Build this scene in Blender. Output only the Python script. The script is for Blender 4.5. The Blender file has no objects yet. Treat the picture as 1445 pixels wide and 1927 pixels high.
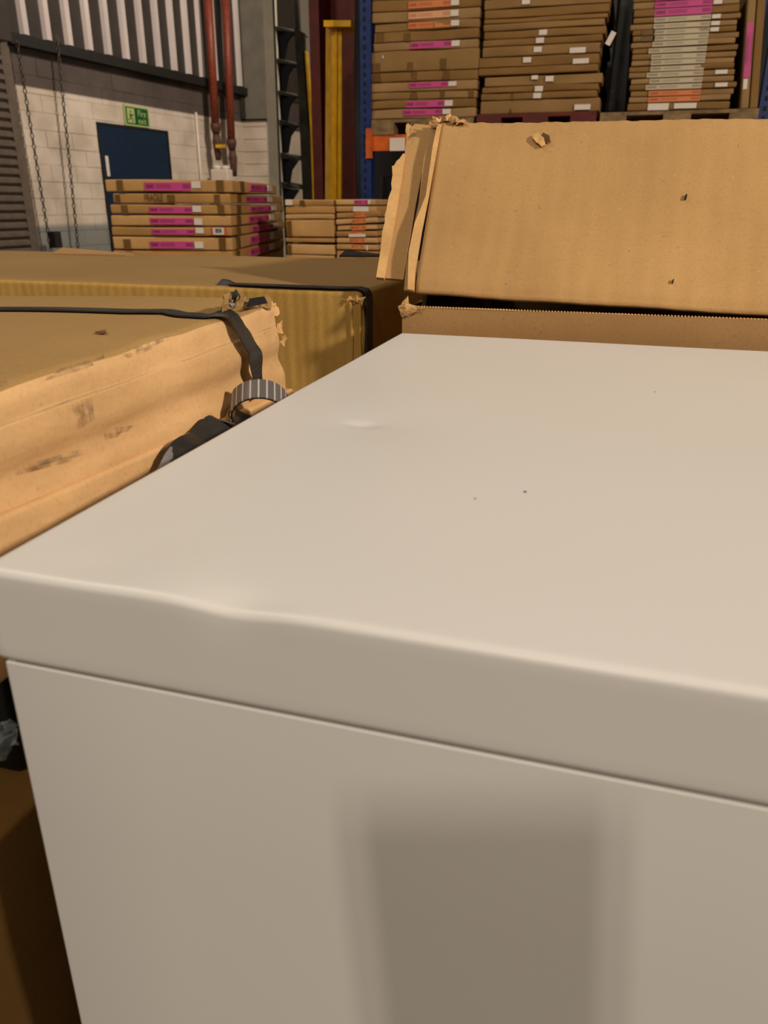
import bpy, bmesh, math, random
from mathutils import Vector, Matrix, noise
random.seed(7)
S = bpy.context.scene
COL = S.collection
# ------------------------------------------------------------ camera
F = 1450.0
CAM = Vector((.2235, -.21, .98)); YAW, PITCH, ROLL = [math.radians(a) for a in (16.63, 21.83, .18)]
fw = Vector((-math.sin(YAW)*math.cos(PITCH), math.cos(YAW)*math.cos(PITCH), -math.sin(PITCH)))
r0 = Vector((math.cos(YAW), math.sin(YAW), 0)); u0 = r0.cross(fw)
rt = r0*math.cos(ROLL)+u0*math.sin(ROLL); up = -r0*math.sin(ROLL)+u0*math.cos(ROLL)
cd = bpy.data.cameras.new('camera'); cam = bpy.data.objects.new('camera', cd); COL.objects.link(cam)
cd.sensor_fit = 'HORIZONTAL'; cd.sensor_width = 36; cd.lens = F/1445*36; cd.clip_start = .01; cd.clip_end = 100
cd.dof.use_dof = True; cd.dof.focus_distance = .78; cd.dof.aperture_fstop = 17
M = Matrix((rt, up, -fw)).transposed().to_4x4(); M.translation = CAM; cam.matrix_world = M
S.camera = cam
# ------------------------------------------------------------ world, lamps, exposure
S.view_settings.view_transform = 'Standard'; S.view_settings.look = 'None'
S.view_settings.gamma = 1; S.view_settings.exposure = 0; S.view_settings.use_curve_mapping = False
w = bpy.data.worlds.new('world'); S.world = w; w.use_nodes = True
w.node_tree.nodes['Background'].inputs[0].default_value = (1, .88, .74, 1)
w.node_tree.nodes['Background'].inputs[1].default_value = .10
def lamp(name, loc, target, power, size, col=(1, .89, .75), sy=None):
    l = bpy.data.lights.new(name, 'AREA'); l.energy = power; l.color = col
    l.shape = 'RECTANGLE' if sy else 'DISK'; l.size = size
    if sy: l.size_y = sy
    o = bpy.data.objects.new(name, l); COL.objects.link(o); o.location = loc
    o.rotation_euler = (Vector(target)-Vector(loc)).to_track_quat('-Z', 'Y').to_euler()
    return o
lamp('high_bay_or_fill_lamp', (.07, -5.3, 5.8), (.2, 0, .8), 67, .16, sy=.5)
lamp('high_bay_or_fill_lamp', (.33, -5.3, 5.8), (.2, 0, .8), 67, .16, sy=.5)
lamp('high_bay_or_fill_lamp', (4.6, -1.1, 3.3), (0, .3, .9), 235, .35)
lamp('high_bay_or_fill_lamp', (.6, -.3, 4.6), (.3, .2, .8), 5, .8)
lamp('high_bay_or_fill_lamp', (-3.2, .6, 5.6), (-2.4, 3.8, 1.0), 80, .8)  # unseen fill lamp, added to brighten the left-middle background
lamp('high_bay_or_fill_lamp', (-1.5, 9.0, 6.5), (-6.5, 12, 1.4), 400, .8)  # unseen fill lamp, added to brighten the white block wall

# ------------------------------------------------------------ pixel -> point on a real plane
def ray(px, py): return fw + rt*((px-722.5)/F) - up*((py-963.5)/F)
def onplane(px, py, n, d):
    n = Vector(n); v = ray(px, py); return CAM + v*((d-n.dot(CAM))/n.dot(v))
def atX(px, py, x): return onplane(px, py, (1, 0, 0), x)
def atY(px, py, y): return onplane(px, py, (0, 1, 0), y)
def atZ(px, py, z): return onplane(px, py, (0, 0, 1), z)

# ------------------------------------------------------------ materials
def lin(c): return tuple(((v/255)/12.92 if v/255 <= .04045 else ((v/255+.055)/1.055)**2.4) for v in c)+(1,)
class NT:
    def __init__(s, name, rough=.6, metal=0, spec=.5):
        s.m = bpy.data.materials.new(name); s.m.use_nodes = True; s.t = s.m.node_tree
        s.b = s.t.nodes['Principled BSDF']; s.b.inputs['Roughness'].default_value = rough
        s.b.inputs['Metallic'].default_value = metal; s.b.inputs['Specular IOR Level'].default_value = spec
    def n(s, ty, **k):
        x = s.t.nodes.new(ty)
        for a, v in k.items():
            if a in x.inputs: x.inputs[a].default_value = v
            else: setattr(x, a, v)
        return x
    def l(s, a, b): s.t.links.new(a, b)
    def coord(s, scale=(1, 1, 1), which='Object', rnd=True):
        tc = s.n('ShaderNodeTexCoord'); mp = s.n('ShaderNodeMapping'); mp.inputs['Scale'].default_value = scale
        s.l(tc.outputs[which], mp.inputs[0])
        if rnd and which == 'Object':
            oi = s.n('ShaderNodeObjectInfo'); mu = s.n('ShaderNodeMath', operation='MULTIPLY'); mu.inputs[1].default_value = 17.3
            s.l(oi.outputs['Random'], mu.inputs[0]); cb = s.n('ShaderNodeCombineXYZ')
            s.l(mu.outputs[0], cb.inputs[0]); s.l(mu.outputs[0], cb.inputs[1]); s.l(cb.outputs[0], mp.inputs['Location'])
        return mp.outputs[0]
    def ramp(s, fac, stops):
        r = s.n('ShaderNodeValToRGB'); e = r.color_ramp.elements
        e[0].position, e[0].color = stops[0]; e[1].position, e[1].color = stops[-1]
        for p, c in stops[1:-1]:
            q = e.new(p); q.color = c
        s.l(fac, r.inputs[0]); return r.outputs[0]
    def mix(s, fac, a, b, mode='MIX'):
        x = s.n('ShaderNodeMix', data_type='RGBA', blend_type=mode)
        for k, v in ((0, fac), (6, a), (7, b)):
            if isinstance(v, (tuple, float, int)): x.inputs[k].default_value = v
            else: s.l(v, x.inputs[k])
        return x.outputs[2]
    def noise(s, vec, scale, detail=4, rough=.55):
        x = s.n('ShaderNodeTexNoise'); x.inputs['Scale'].default_value = scale; x.inputs['Detail'].default_value = detail
        x.inputs['Roughness'].default_value = rough; s.l(vec, x.inputs['Vector']); return x.outputs['Fac']
    def bump(s, h, strength=.3, dist=.002):
        b = s.n('ShaderNodeBump'); b.inputs['Strength'].default_value = strength; b.inputs['Distance'].default_value = dist
        s.l(h, b.inputs['Height'])
        if s.b.inputs['Normal'].is_linked: s.l(s.b.inputs['Normal'].links[0].from_socket, b.inputs['Normal'])
        s.l(b.outputs[0], s.b.inputs['Normal'])
    def base(s, c):
        if isinstance(c, tuple): s.b.inputs['Base Color'].default_value = c
        else: s.l(c, s.b.inputs['Base Color'])
W1, K0 = (1, 1, 1, 1), (0, 0, 0, 1)
def plain(name, c, rough=.6, metal=0, var=.12, scale=12, spec=.5):
    a = NT(name, rough, metal, spec); v = a.coord()
    n = a.noise(v, scale); c = lin(c)
    d = tuple(x*(1-var*1.6) for x in c[:3])+(1,); l = tuple(min(1, x*(1+var)) for x in c[:3])+(1,)
    a.base(a.ramp(n, [(.3, d), (.7, l)])); return a.m
def cardboard(name, c, var=.13, flute=None, fscale=170, fs=.25, dirt=0, wrinkle=None, speck=True, mott=6):
    a = NT(name, .82, 0, .25); v = a.coord(); c = lin(c)
    d = (c[0]*(1-var), c[1]*(1-var*1.15), c[2]*(1-var*1.4), 1); l = (min(1, c[0]*(1+var*.7)), c[1]*(1+var*.7), c[2]*(1+var*.6), 1)
    col = a.ramp(a.noise(v, mott, 5), [(.3, d), (.7, l)])
    fine = a.noise(v, 320, 3, .7)
    col = a.mix(.5, col, a.ramp(fine, [(.25, (.72, .70, .68, 1)), (.5, W1), (1, (1.0, 1.0, 1.0, 1))]), 'MULTIPLY')
    if speck:
        sp = a.noise(v, 210, 1, .4)
        col = a.mix(a.ramp(sp, [(.0, K0), (.75, K0), (.79, (.32, .32, .32, 1))]), col, lin((225, 190, 140)))
        sp2 = a.noise(a.coord((1.3, 1.1, 1.2)), 150, 1, .4)
        col = a.mix(a.ramp(sp2, [(.0, (.4, .4, .4, 1)), (.235, (.2, .2, .2, 1)), (.25, K0)]), col, lin((80, 55, 30)))
    if flute:
        wv = a.n('ShaderNodeTexWave'); wv.bands_direction = flute; wv.inputs['Scale'].default_value = fscale/6.283*1.0
        wv.inputs['Distortion'].default_value = 1.2; wv.inputs['Detail'].default_value = 1; a.l(a.coord(rnd=False), wv.inputs['Vector'])
        col = a.mix(.35*fs, col, a.ramp(wv.outputs['Fac'], [(.0, (.6, .58, .5, 1)), (.6, W1)]), 'MULTIPLY')
        a.bump(wv.outputs['Fac'], fs, .0015)
    if wrinkle:
        vv = a.coord(wrinkle, rnd=False); wn = a.noise(vv, 9, 4, .6)
        a.bump(wn, .55, .006)
        col = a.mix(.5, col, a.ramp(wn, [(.32, (.78, .74, .68, 1)), (.5, W1)]), 'MULTIPLY')
    if dirt:
        vv = a.coord((2, .8, 6), rnd=False); dn = a.noise(vv, 7, 6, .7)
        col = a.mix(a.ramp(dn, [(.58, K0), (.72, (dirt, dirt, dirt, 1))]), col, lin((104, 84, 66)))
    a.bump(fine, .12, .0006); a.base(col); return a.m
def label_mat(name, c, dark):
    a = NT(name, .5); tc = a.n('ShaderNodeTexCoord'); sx = a.n('ShaderNodeSeparateXYZ'); a.l(tc.outputs['UV'], sx.inputs[0])
    g = lambda v: (v, v, v, 1)
    zone = a.ramp(sx.outputs[0], [(0, g(0)), (.04, g(.95)), (.19, g(.95)), (.2, g(0)), (.27, g(.55)), (.55, g(.55)), (.6, g(0)), (.82, g(0)), (.84, g(.8)), (.98, g(.8)), (1, g(0))])
    row = a.ramp(sx.outputs[1], [(0, g(0)), (.2, g(0)), (.32, g(1)), (.72, g(1)), (.85, g(0)), (1, g(0))])
    mp = a.n('ShaderNodeMapping'); mp.inputs['Scale'].default_value = (46, 5, 1); a.l(tc.outputs['UV'], mp.inputs[0])
    nn = a.n('ShaderNodeTexNoise'); nn.inputs['Scale'].default_value = 1.0; a.l(mp.outputs[0], nn.inputs['Vector'])
    tx = a.ramp(nn.outputs['Fac'], [(.3, g(.45)), (.6, g(1))])
    m = a.mix(1.0, a.mix(1.0, zone, row, 'MULTIPLY'), tx, 'MULTIPLY')
    a.base(a.mix(m, lin(c), lin(dark))); return a.m

MT = {}
# white enamel
a = NT('white_enamel', .38, 0, .5); v = a.coord(rnd=False)
a.base(a.ramp(a.noise(v, 3, 2), [(.3, lin((226, 222, 215))), (.7, lin((232, 226, 220)))]))
a.bump(a.noise(v, 1300, 2), .05, .0003); MT['enamel'] = a.m
MT['seam'] = plain('seam_shadow_gap', (150, 145, 135), .6)
MT['cb_side'] = cardboard('cardboard_orange_worn', (222, 178, 126), dirt=.0, wrinkle=(.25, .6, 2.2), mott=9)
MT['cb_top'] = cardboard('cardboard_dusty_top', (172, 136, 84), mott=4, speck=False, var=.08)
MT['cb_topB'] = cardboard('cardboard_brown_top', (164, 129, 80), mott=3, speck=False, var=.08)
MT['cb_front'] = cardboard('cardboard_ochre_fluted', (196, 154, 80), flute='X', fscale=150, fs=.22, mott=5)
MT['cb_panel'] = cardboard('cardboard_tan_panel', (192, 150, 97), mott=5, flute='X', fscale=90, fs=.10)
MT['cb_tray'] = cardboard('cardboard_tan_tray', (178, 138, 90), mott=6)
MT['cb_edge'] = cardboard('cardboard_torn_edge', (222, 176, 116), mott=30, var=.2)
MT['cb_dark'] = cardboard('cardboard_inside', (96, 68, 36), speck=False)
MT['cb_low'] = cardboard('cardboard_kraft_shade_tone', (122, 88, 40), speck=False)  # kraft darkened: shade over the lower carton is put into its colour
MT['cb_far'] = [cardboard('cardboard_stack_%s' % 'abc'[i], c, speck=False, mott=5, var=.16) for i, c in enumerate(((196, 150, 94), (184, 138, 80), (204, 160, 106)))]
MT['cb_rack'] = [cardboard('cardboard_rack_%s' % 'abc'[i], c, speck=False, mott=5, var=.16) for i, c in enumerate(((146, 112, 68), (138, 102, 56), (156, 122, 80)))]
MT['cb_end'] = cardboard('cardboard_stack_end', (190, 146, 92), speck=False, mott=7, var=.2)
MT['tape'] = plain('brown_packing_tape', (112, 80, 36), .3, var=.15)
MT['pink'] = label_mat('pink_printed_label', (200, 68, 132), (110, 18, 66))
MT['orange'] = label_mat('orange_printed_label', (214, 122, 66), (160, 76, 36))
MT['peach'] = label_mat('peach_printed_label', (222, 160, 116), (190, 116, 76))
MT['cream'] = label_mat('cream_printed_label', (196, 178, 146), (128, 114, 92))
MT['white'] = plain('white_sticker', (224, 208, 192), .5, var=.04)
MT['red'] = plain('red_sticker_border', (214, 96, 66), .5)
MT['print'] = plain('grey_code_print', (120, 112, 116), .5, var=.5, scale=160)
MT['strap'] = plain('black_strapping', (46, 43, 40), .42, var=.3, scale=60)
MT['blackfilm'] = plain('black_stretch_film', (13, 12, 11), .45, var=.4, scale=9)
MT['ink'] = plain('faded_ink', (84, 56, 28), .7)
MT['blue'] = plain('blue_rack_paint', (22, 44, 100), .45, var=.25, scale=30)
MT['hole'] = plain('slot_dark', (8, 8, 14), .8)
MT['beam'] = plain('orange_beam_paint', (204, 92, 22), .45, var=.25)
MT['wood'] = plain('pallet_wood', (132, 104, 66), .8, var=.3, scale=20)
MT['redwood'] = plain('red_pallet_paint', (92, 22, 8), .7, var=.3)
MT['redox'] = plain('red_oxide_steel', (106, 28, 10), .6, var=.2)
MT['pipe'] = plain('red_pipe_paint', (132, 56, 34), .5, var=.2, scale=20)
MT['rust'] = plain('rusty_fitting', (92, 58, 40), .7, var=.4, scale=40)
MT['plate'] = plain('light_steel_plate', (206, 194, 170), .6, var=.15, scale=3)
MT['yellow'] = plain('yellow_paint', (255, 178, 3), .35, var=.2, scale=10)
MT['grey'] = plain('grey_steel_paint', (116, 108, 96), .55, var=.12, scale=4)
MT['greyd'] = plain('dark_grey_steel', (56, 52, 42), .75, var=.3, scale=9, spec=.15)
MT['palewall'] = plain('pale_render', (150, 138, 122), .8, var=.08, scale=2)
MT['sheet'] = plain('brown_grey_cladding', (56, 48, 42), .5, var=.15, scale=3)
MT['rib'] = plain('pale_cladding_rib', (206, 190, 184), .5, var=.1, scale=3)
MT['dark'] = plain('dark_beam', (24, 18, 12), .7, var=.3)
MT['shutter'] = plain('shutter_grey_brown', (104, 90, 78), .45, var=.12)
MT['door'] = plain('navy_door_paint', (9, 36, 60), .45, var=.12)
MT['floor'] = plain('concrete_floor', (110, 100, 86), .7, var=.2, scale=3)
MT['green'] = plain('sign_green', (8, 84, 34), .4, var=.05)
MT['signw'] = plain('sign_pale', (176, 186, 120), .4, var=.05)
MT['chain'] = plain('dull_chain_steel', (84, 74, 62), .4, .6)
MT['phone'] = plain('black_phone_shell', (18, 18, 20), .3)
MT['backdark'] = plain('dark_back_wall', (40, 35, 30), .8, var=.3)
# masonry paint: white above, grey skirting below, dirty grey band near the top
a = NT('painted_masonry', .75); geo = a.n('ShaderNodeNewGeometry'); sx = a.n('ShaderNodeSeparateXYZ'); a.l(geo.outputs['Position'], sx.inputs[0])
v = a.coord(rnd=False, which='Object'); wv = a.n('ShaderNodeTexNoise'); wv.inputs['Scale'].default_value = 2.2; wv.inputs['Detail'].default_value = 6
a.l(geo.outputs['Position'], wv.inputs['Vector'])
white = a.ramp(wv.outputs['Fac'], [(.35, lin((192, 174, 154))), (.6, lin((216, 198, 180)))])
def step(z, wd=.015):
    mr = a.n('ShaderNodeMapRange'); a.l(sx.outputs[2], mr.inputs[0]); mr.inputs[1].default_value = z-wd; mr.inputs[2].default_value = z+wd; return mr.outputs[0]
col = a.mix(step(.69, .03), lin((138, 136, 128)), white)
col = a.mix(step(2.33, .012), col, a.ramp(wv.outputs['Fac'], [(.3, lin((74, 62, 56))), (.7, lin((92, 78, 70)))]))
a.base(col); MT['masonry'] = a.m
a = NT('mortar_painted', .9); a.base(lin((150, 134, 118))); MT['mortar'] = MT['masonry']
# clear plastic wrap
a = NT('clear_plastic_wrap', .12); a.b.inputs['Transmission Weight'].default_value = .75; a.base(lin((205, 222, 222))); a.b.inputs['IOR'].default_value = 1.45; MT['wrap'] = a.m
# woven strap with light cross lines (UV)
a = NT('woven_grey_strap', .45); tc = a.n('ShaderNodeTexCoord')
def lines(scale, ax):
    mp = a.n('ShaderNodeMapping'); mp.inputs['Scale'].default_value = scale; a.l(tc.outputs['UV'], mp.inputs[0])
    s2 = a.n('ShaderNodeSeparateXYZ'); a.l(mp.outputs[0], s2.inputs[0]); fr = a.n('ShaderNodeMath', operation='FRACT'); a.l(s2.outputs[ax], fr.inputs[0])
    gt = a.n('ShaderNodeMath', operation='GREATER_THAN'); gt.inputs[1].default_value = .80; a.l(fr.outputs[0], gt.inputs[0]); return gt.outputs[0]
c1 = a.mix(lines((16, 1, 1), 0), lin((88, 82, 80)), lin((128, 120, 116)))
a.base(a.mix(lines((1, 20, 1), 1), c1, lin((184, 176, 170)))); MT['woven'] = a.m

# ------------------------------------------------------------ geometry helpers
def tag(o, label=None, cat=None, group=None, kind=None):
    if label: o['label'] = label
    if cat: o['category'] = cat
    if group: o['group'] = group
    if kind: o['kind'] = kind
    return o
def link(name, me, mat, parent=None, smooth=False):
    if mat is not None and len(me.materials) == 0: me.materials.append(mat)
    o = bpy.data.objects.new(name, me); COL.objects.link(o)
    if parent: o.parent = parent
    if smooth:
        for p in me.polygons: p.use_smooth = True
    return o
def empty(name, loc, rz=0):
    o = bpy.data.objects.new(name, None); COL.objects.link(o); o.location = loc; o.rotation_euler = (0, 0, rz); o.empty_display_size = .1; return o
def mesh(name, verts, faces):
    me = bpy.data.meshes.new(name); me.from_pydata([tuple(v) for v in verts], [], faces); me.update(); return me
def span(a0, a1, n, r=0):
    if r <= 0 or n < 1: return [a0+(a1-a0)*i/max(1, n) for i in range(max(1, n)+1)]
    k = [0, .25, .5, .75]
    return [a0+r*t for t in k]+[a0+r+(a1-a0-2*r)*i/n for i in range(n+1)]+[a1-r*t for t in reversed(k)]
def rbox(name, lo, hi, mat, parent=None, r=0, n=(1, 1, 1), disp=None, smooth=None, mats=None, facemat=None):
    """box on a grid, edges rounded by r, optional displacement disp(point, normal)->Vector"""
    L = [span(lo[i], hi[i], n[i], r) for i in range(3)]; verts = []; idx = {}; faces = []
    def vid(i, j, k):
        key = (i, j, k)
        if key not in idx:
            p = Vector((L[0][i], L[1][j], L[2][k]))
            if r > 0:
                q = Vector([min(max(p[a_], lo[a_]+r), hi[a_]-r) for a_ in range(3)]); d = p-q
                # spherify the corner
                if d.length > 1e-9: nn = d.normalized(); p = q+nn*r
                else: nn = Vector()
            else: nn = (p-(Vector(lo)+Vector(hi))/2).normalized()
            if disp: p = p+disp(p, nn)
            idx[key] = len(verts); verts.append(p)
        return idx[key]
    N = [len(x)-1 for x in L]; fm = []
    for ax in range(3):
        b, c = (ax+1) % 3, (ax+2) % 3
        for side in (0, N[ax]):
            for i in range(N[b]):
                for j in range(N[c]):
                    q = []
                    for (di, dj) in ((0, 0), (1, 0), (1, 1), (0, 1)):
                        t = [0, 0, 0]; t[ax] = side; t[b] = i+di; t[c] = j+dj; q.append(vid(*t))
                    faces.append(q if side else q[::-1]); fm.append((ax, side > 0))
    me = mesh(name, verts, faces)
    if mats:
        for m in mats: me.materials.append(m)
        for p, f in zip(me.polygons, fm): p.material_index = facemat(f)
    return link(name, me, mat, parent, smooth if smooth is not None else r > 0)
def box(name, lo, hi, mat, parent=None): return rbox(name, lo, hi, mat, parent)
def prism(name, pts, thick, mat, parent=None, direction=None):
    """polygon pts (3D) extruded by thick along direction (or its normal)"""
    bm = bmesh.new(); vs = [bm.verts.new(p) for p in pts]; f = bm.faces.new(vs); bm.normal_update()
    d = direction if direction is not None else f.normal
    e = bmesh.ops.extrude_face_region(bm, geom=[f]); nv = [g for g in e['geom'] if isinstance(g, bmesh.types.BMVert)]
    bmesh.ops.translate(bm, verts=nv, vec=Vector(d).normalized()*thick); bmesh.ops.recalc_face_normals(bm, faces=bm.faces)
    bmesh.ops.triangulate(bm, faces=[f for f in bm.faces if len(f.verts) > 4])
    me = bpy.data.meshes.new(name); bm.to_mesh(me); bm.free(); return link(name, me, mat, parent)
def smoothpts(P, k):
    out = []; n = len(P)
    for i in range(n-1):
        a_, b, c, d = P[max(0, i-1)], P[i], P[i+1], P[min(n-1, i+2)]
        for j in range(k):
            t = j/k; out.append(.5*((2*b)+(c-a_)*t+(2*a_-5*b+4*c-d)*t*t+(3*b-a_-3*c+d)*t**3))
    return out+[P[-1]]
def ribbon(name, path, wdirs, width, thick, mat, parent=None, k=6):
    P = smoothpts([Vector(p) for p in path], k); Wd = smoothpts([Vector(x) for x in wdirs], k); verts = []; faces = []
    for i, (p, wv_) in enumerate(zip(P, Wd)):
        t = (P[min(i+1, len(P)-1)]-P[max(i-1, 0)]).normalized(); wv_ = (wv_-t*wv_.dot(t)).normalized(); nn = t.cross(wv_).normalized()
        for s1, s2 in ((-1, 0), (1, 0), (1, 1), (-1, 1)): verts.append(p+wv_*width/2*s1+nn*thick*s2)
    for i in range(len(P)-1):
        for q in range(4): faces.append([4*i+q, 4*i+(q+1) % 4, 4*i+4+(q+1) % 4, 4*i+4+q])
    faces += [[3, 2, 1, 0], [len(verts)-4+q for q in range(4)]]
    me = mesh(name, verts, faces); uv = me.uv_layers.new(name='UVMap')
    for poly in me.polygons:
        for li in poly.loop_indices:
            vi = me.loops[li].vertex_index; uv.data[li].uv = (1 if vi % 4 in (1, 2) else 0, (vi//4)/len(P))
    return link(name, me, mat, parent)
def tube(name, path, rad, mat, parent=None, seg=14, close=False):
    P = [Vector(p) for p in path]; n = len(P); verts = []; faces = []; R_ = rad if isinstance(rad, (list, tuple)) else [rad]*n
    ref = None
    for i, p in enumerate(P):
        t = ((P[(i+1) % n]-P[i-1]) if close else (P[min(i+1, n-1)]-P[max(i-1, 0)])).normalized()
        if ref is None: ref = t.orthogonal()
        ref = (ref-t*ref.dot(t)).normalized(); b = t.cross(ref)
        for s in range(seg):
            an = 2*math.pi*s/seg; verts.append(p+(ref*math.cos(an)+b*math.sin(an))*R_[i])
    for i in range(n if close else n-1):
        for s in range(seg):
            j = (i+1) % n; faces.append([i*seg+s, i*seg+(s+1) % seg, j*seg+(s+1) % seg, j*seg+s])
    if not close: faces += [list(range(seg))[::-1], [(n-1)*seg+s for s in range(seg)]]
    return link(name, mesh(name, verts, faces), mat, parent, True)
def shell(bm, t):
    """give a sheet real thickness without spikes at its sharp tips"""
    bm.normal_update(); top = bm.faces[:]; nv = {v_: bm.verts.new(v_.co-v_.normal*t) for v_ in bm.verts[:]}
    for e in [e for e in bm.edges if e.is_boundary]:
        a_, b_ = e.verts; bm.faces.new((a_, b_, nv[b_], nv[a_]))
    for f in top: bm.faces.new([nv[v_] for v_ in reversed(f.verts)])
    bmesh.ops.recalc_face_normals(bm, faces=bm.faces)
def crumple(name, pts, mat, parent=None, amp=.002, thick=.0012, sub=3, seed=0):
    """small torn scrap of board: polygon fan, subdivided and crumpled"""
    bm = bmesh.new(); bm.faces.new([bm.verts.new(p) for p in pts]); bmesh.ops.triangulate(bm, faces=bm.faces[:])
    bmesh.ops.subdivide_edges(bm, edges=bm.edges[:], cuts=sub, use_grid_fill=True)
    for v_ in bm.verts: v_.co += noise.noise_vector(v_.co*160+Vector((seed, 0, 0)))*amp
    shell(bm, thick)
    me = bpy.data.meshes.new(name); bm.to_mesh(me); bm.free(); return link(name, me, mat, parent)
def uvrect(name, lo, hi, mat, parent):
    """thin printed slip facing -Y in parent space with 0..1 UV; lo/hi=(x,z,y)"""
    x0, z0, y = lo; x1, z1, t = hi
    vs = [(x0, y, z0), (x1, y, z0), (x1, y, z1), (x0, y, z1), (x0, y+t, z0), (x1, y+t, z0), (x1, y+t, z1), (x0, y+t, z1)]
    fs = [[0, 1, 2, 3], [5, 4, 7, 6], [4, 0, 3, 7], [1, 5, 6, 2], [3, 2, 6, 7], [4, 5, 1, 0]]
    me = mesh(name, vs, fs); uv = me.uv_layers.new(name='UVMap')
    for poly in me.polygons:
        for li in poly.loop_indices:
            c = me.vertices[me.loops[li].vertex_index].co; uv.data[li].uv = ((c.x-x0)/(x1-x0), (c.z-z0)/(z1-z0))
    return link(name, me, mat, parent)
def text(name, body, size, mat, parent, matrix, ext=.0006):
    cu = bpy.data.curves.new(name, 'FONT'); cu.body = body; cu.size = size; cu.extrude = ext; cu.align_x = 'LEFT'; cu.space_line = .8
    t = bpy.data.objects.new('tmp', cu); COL.objects.link(t); bpy.context.view_layer.update()
    me = bpy.data.meshes.new_from_object(t.evaluated_get(bpy.context.evaluated_depsgraph_get())); bpy.data.objects.remove(t)
    me.name = name; me.materials.clear(); o = link(name, me, mat, parent); o.matrix_local = matrix; return o

# ============================================================ SETTING
tag(box('floor', (-14, -6, -.1), (9, 18, 0), MT['floor']), kind='structure')
# left wall: runs away from us, 6.2 degrees off the cabinet's depth direction
WA = Vector((-7.117, 10.212, 0)); wd = Vector((math.sin(math.radians(6.2)), math.cos(math.radians(6.2)), 0)); wn = Vector((wd.y, -wd.x, 0))
WM = Matrix((wn, wd, Vector((0, 0, 1)))).transposed().to_4x4(); WM.translation = WA    # local x = out of wall, y = along, z = up
def wallobj(name):
    o = bpy.data.objects.new(name, None); COL.objects.link(o); o.matrix_world = WM; return o
wall = link('wall_left', rbox('tmp', (-.3, -9, 0), (-.006, 6.0, 2.86), MT['mortar']).data, None); bpy.data.objects.remove(bpy.data.objects['tmp'])
wall.matrix_world = WM; tag(wall, 'white painted block wall with grey lower band running behind the blue door', kind='structure')
cube = mesh('block', [(x, y, z) for x in (-.5, .5) for y in (-.5, .5) for z in (-.5, .5)], [[0, 1, 3, 2], [6, 7, 5, 4], [4, 5, 1, 0], [2, 3, 7, 6], [1, 5, 7, 3], [4, 0, 2, 6]])
cube.materials.append(MT['masonry'])
def unit(name, lo, hi, parent, me=cube):
    o = bpy.data.objects.new(name, me); COL.objects.link(o); o.parent = parent
    o.location = [(lo[i]+hi[i])/2 for i in range(3)]; o.scale = [hi[i]-lo[i] for i in range(3)]; return o
ch, bl = .206, .46
for row in range(14):
    z0 = row*ch; z1 = z0+ch-.008; y = -1.44-(.23 if row % 2 else 0)
    while y < 5.0:
        a0, a1 = max(y, -1.44), min(y+bl-.006, 5.0)
        if z0 < 1.95:
            if a0 < 0 < a1: a1 = -.01
            elif a0 >= -.005 and a1 <= 1.53: a1 = a0
            elif a0 < 1.53 < a1 and a0 > 0: a0 = 1.53
        if a1-a0 > .03: unit('block', (-.02, a0, z0), (random.uniform(-.003, .003), a1, z1), wall)
        y += bl
tag(box('wall_right', (9, -6, 0), (9.2, 16.5, 6), MT['backdark']), kind='structure')
# upper cladding
clad = tag(box('wall_upper_left', (0, 0, 0), (1, 1, 1), MT['sheet']), kind='structure'); bpy.data.objects.remove(clad)
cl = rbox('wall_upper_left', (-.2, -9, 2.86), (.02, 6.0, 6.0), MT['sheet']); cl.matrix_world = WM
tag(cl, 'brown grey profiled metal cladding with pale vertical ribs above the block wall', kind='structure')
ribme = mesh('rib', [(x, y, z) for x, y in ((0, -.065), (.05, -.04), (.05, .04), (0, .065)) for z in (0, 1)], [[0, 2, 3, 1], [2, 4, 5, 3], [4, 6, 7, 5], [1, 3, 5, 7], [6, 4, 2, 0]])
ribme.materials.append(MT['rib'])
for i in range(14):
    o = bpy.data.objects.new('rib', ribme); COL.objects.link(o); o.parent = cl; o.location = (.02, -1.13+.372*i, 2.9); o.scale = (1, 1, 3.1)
tr = rbox('trim_1', (.0, -1.45, 2.76), (.12, 5.0, 2.88), MT['dark']); tr.matrix_world = WM; tag(tr, 'dark steel rail along the foot of the ribbed cladding', kind='structure')
# door
d = rbox('door_1', (-.02, 0, 0), (.02, 1.52, 2.0), MT['door']); d.matrix_world = WM; tag(d, 'plain navy blue wide fire door below the green sign', kind='structure')
rbox('door_frame', (-.02, -.03, 0), (.03, 0, 2.03), MT['dark'], d); rbox('door_frame', (-.02, 1.52, 0), (.03, 1.55, 2.03), MT['dark'], d); rbox('door_frame', (-.02, 0, 2.0), (.03, 1.52, 2.03), MT['dark'], d)
rbox('handle_plate', (.02, .05, 1.33), (.032, .11, 1.60), MT['white'], d, r=.005)
# fire exit sign
sg = empty('fire_exit_sign', WA); sg.matrix_world = WM @ Matrix.Translation((.0, 0, 0)); tag(sg, 'green and white fire exit sign with running figure above the blue door', 'sign')
rbox('sign_board', (.0, .57, 2.035), (.02, 1.13, 2.31), MT['signw'], sg); rbox('sign_panel', (.02, .60, 2.06), (.024, 1.10, 2.285), MT['green'], sg)
rbox('pictogram_panel', (.024, .625, 2.075), (.027, .79, 2.27), MT['signw'], sg)
fig = tube('running_figure', [(.028, .70, 2.20), (.028, .70, 2.15)], .012, MT['green'], sg, seg=8)
for k, pth in enumerate(([(.028, .70, 2.15), (.028, .74, 2.12), (.028, .73, 2.09)], [(.028, .70, 2.15), (.028, .67, 2.12), (.028, .645, 2.12)], [(.028, .70, 2.19), (.028, .74, 2.175), (.028, .76, 2.195)], [(.028, .70, 2.19), (.028, .665, 2.17)])):
    tube('limb', pth, .007, MT['green'], fig, seg=6)
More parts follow.
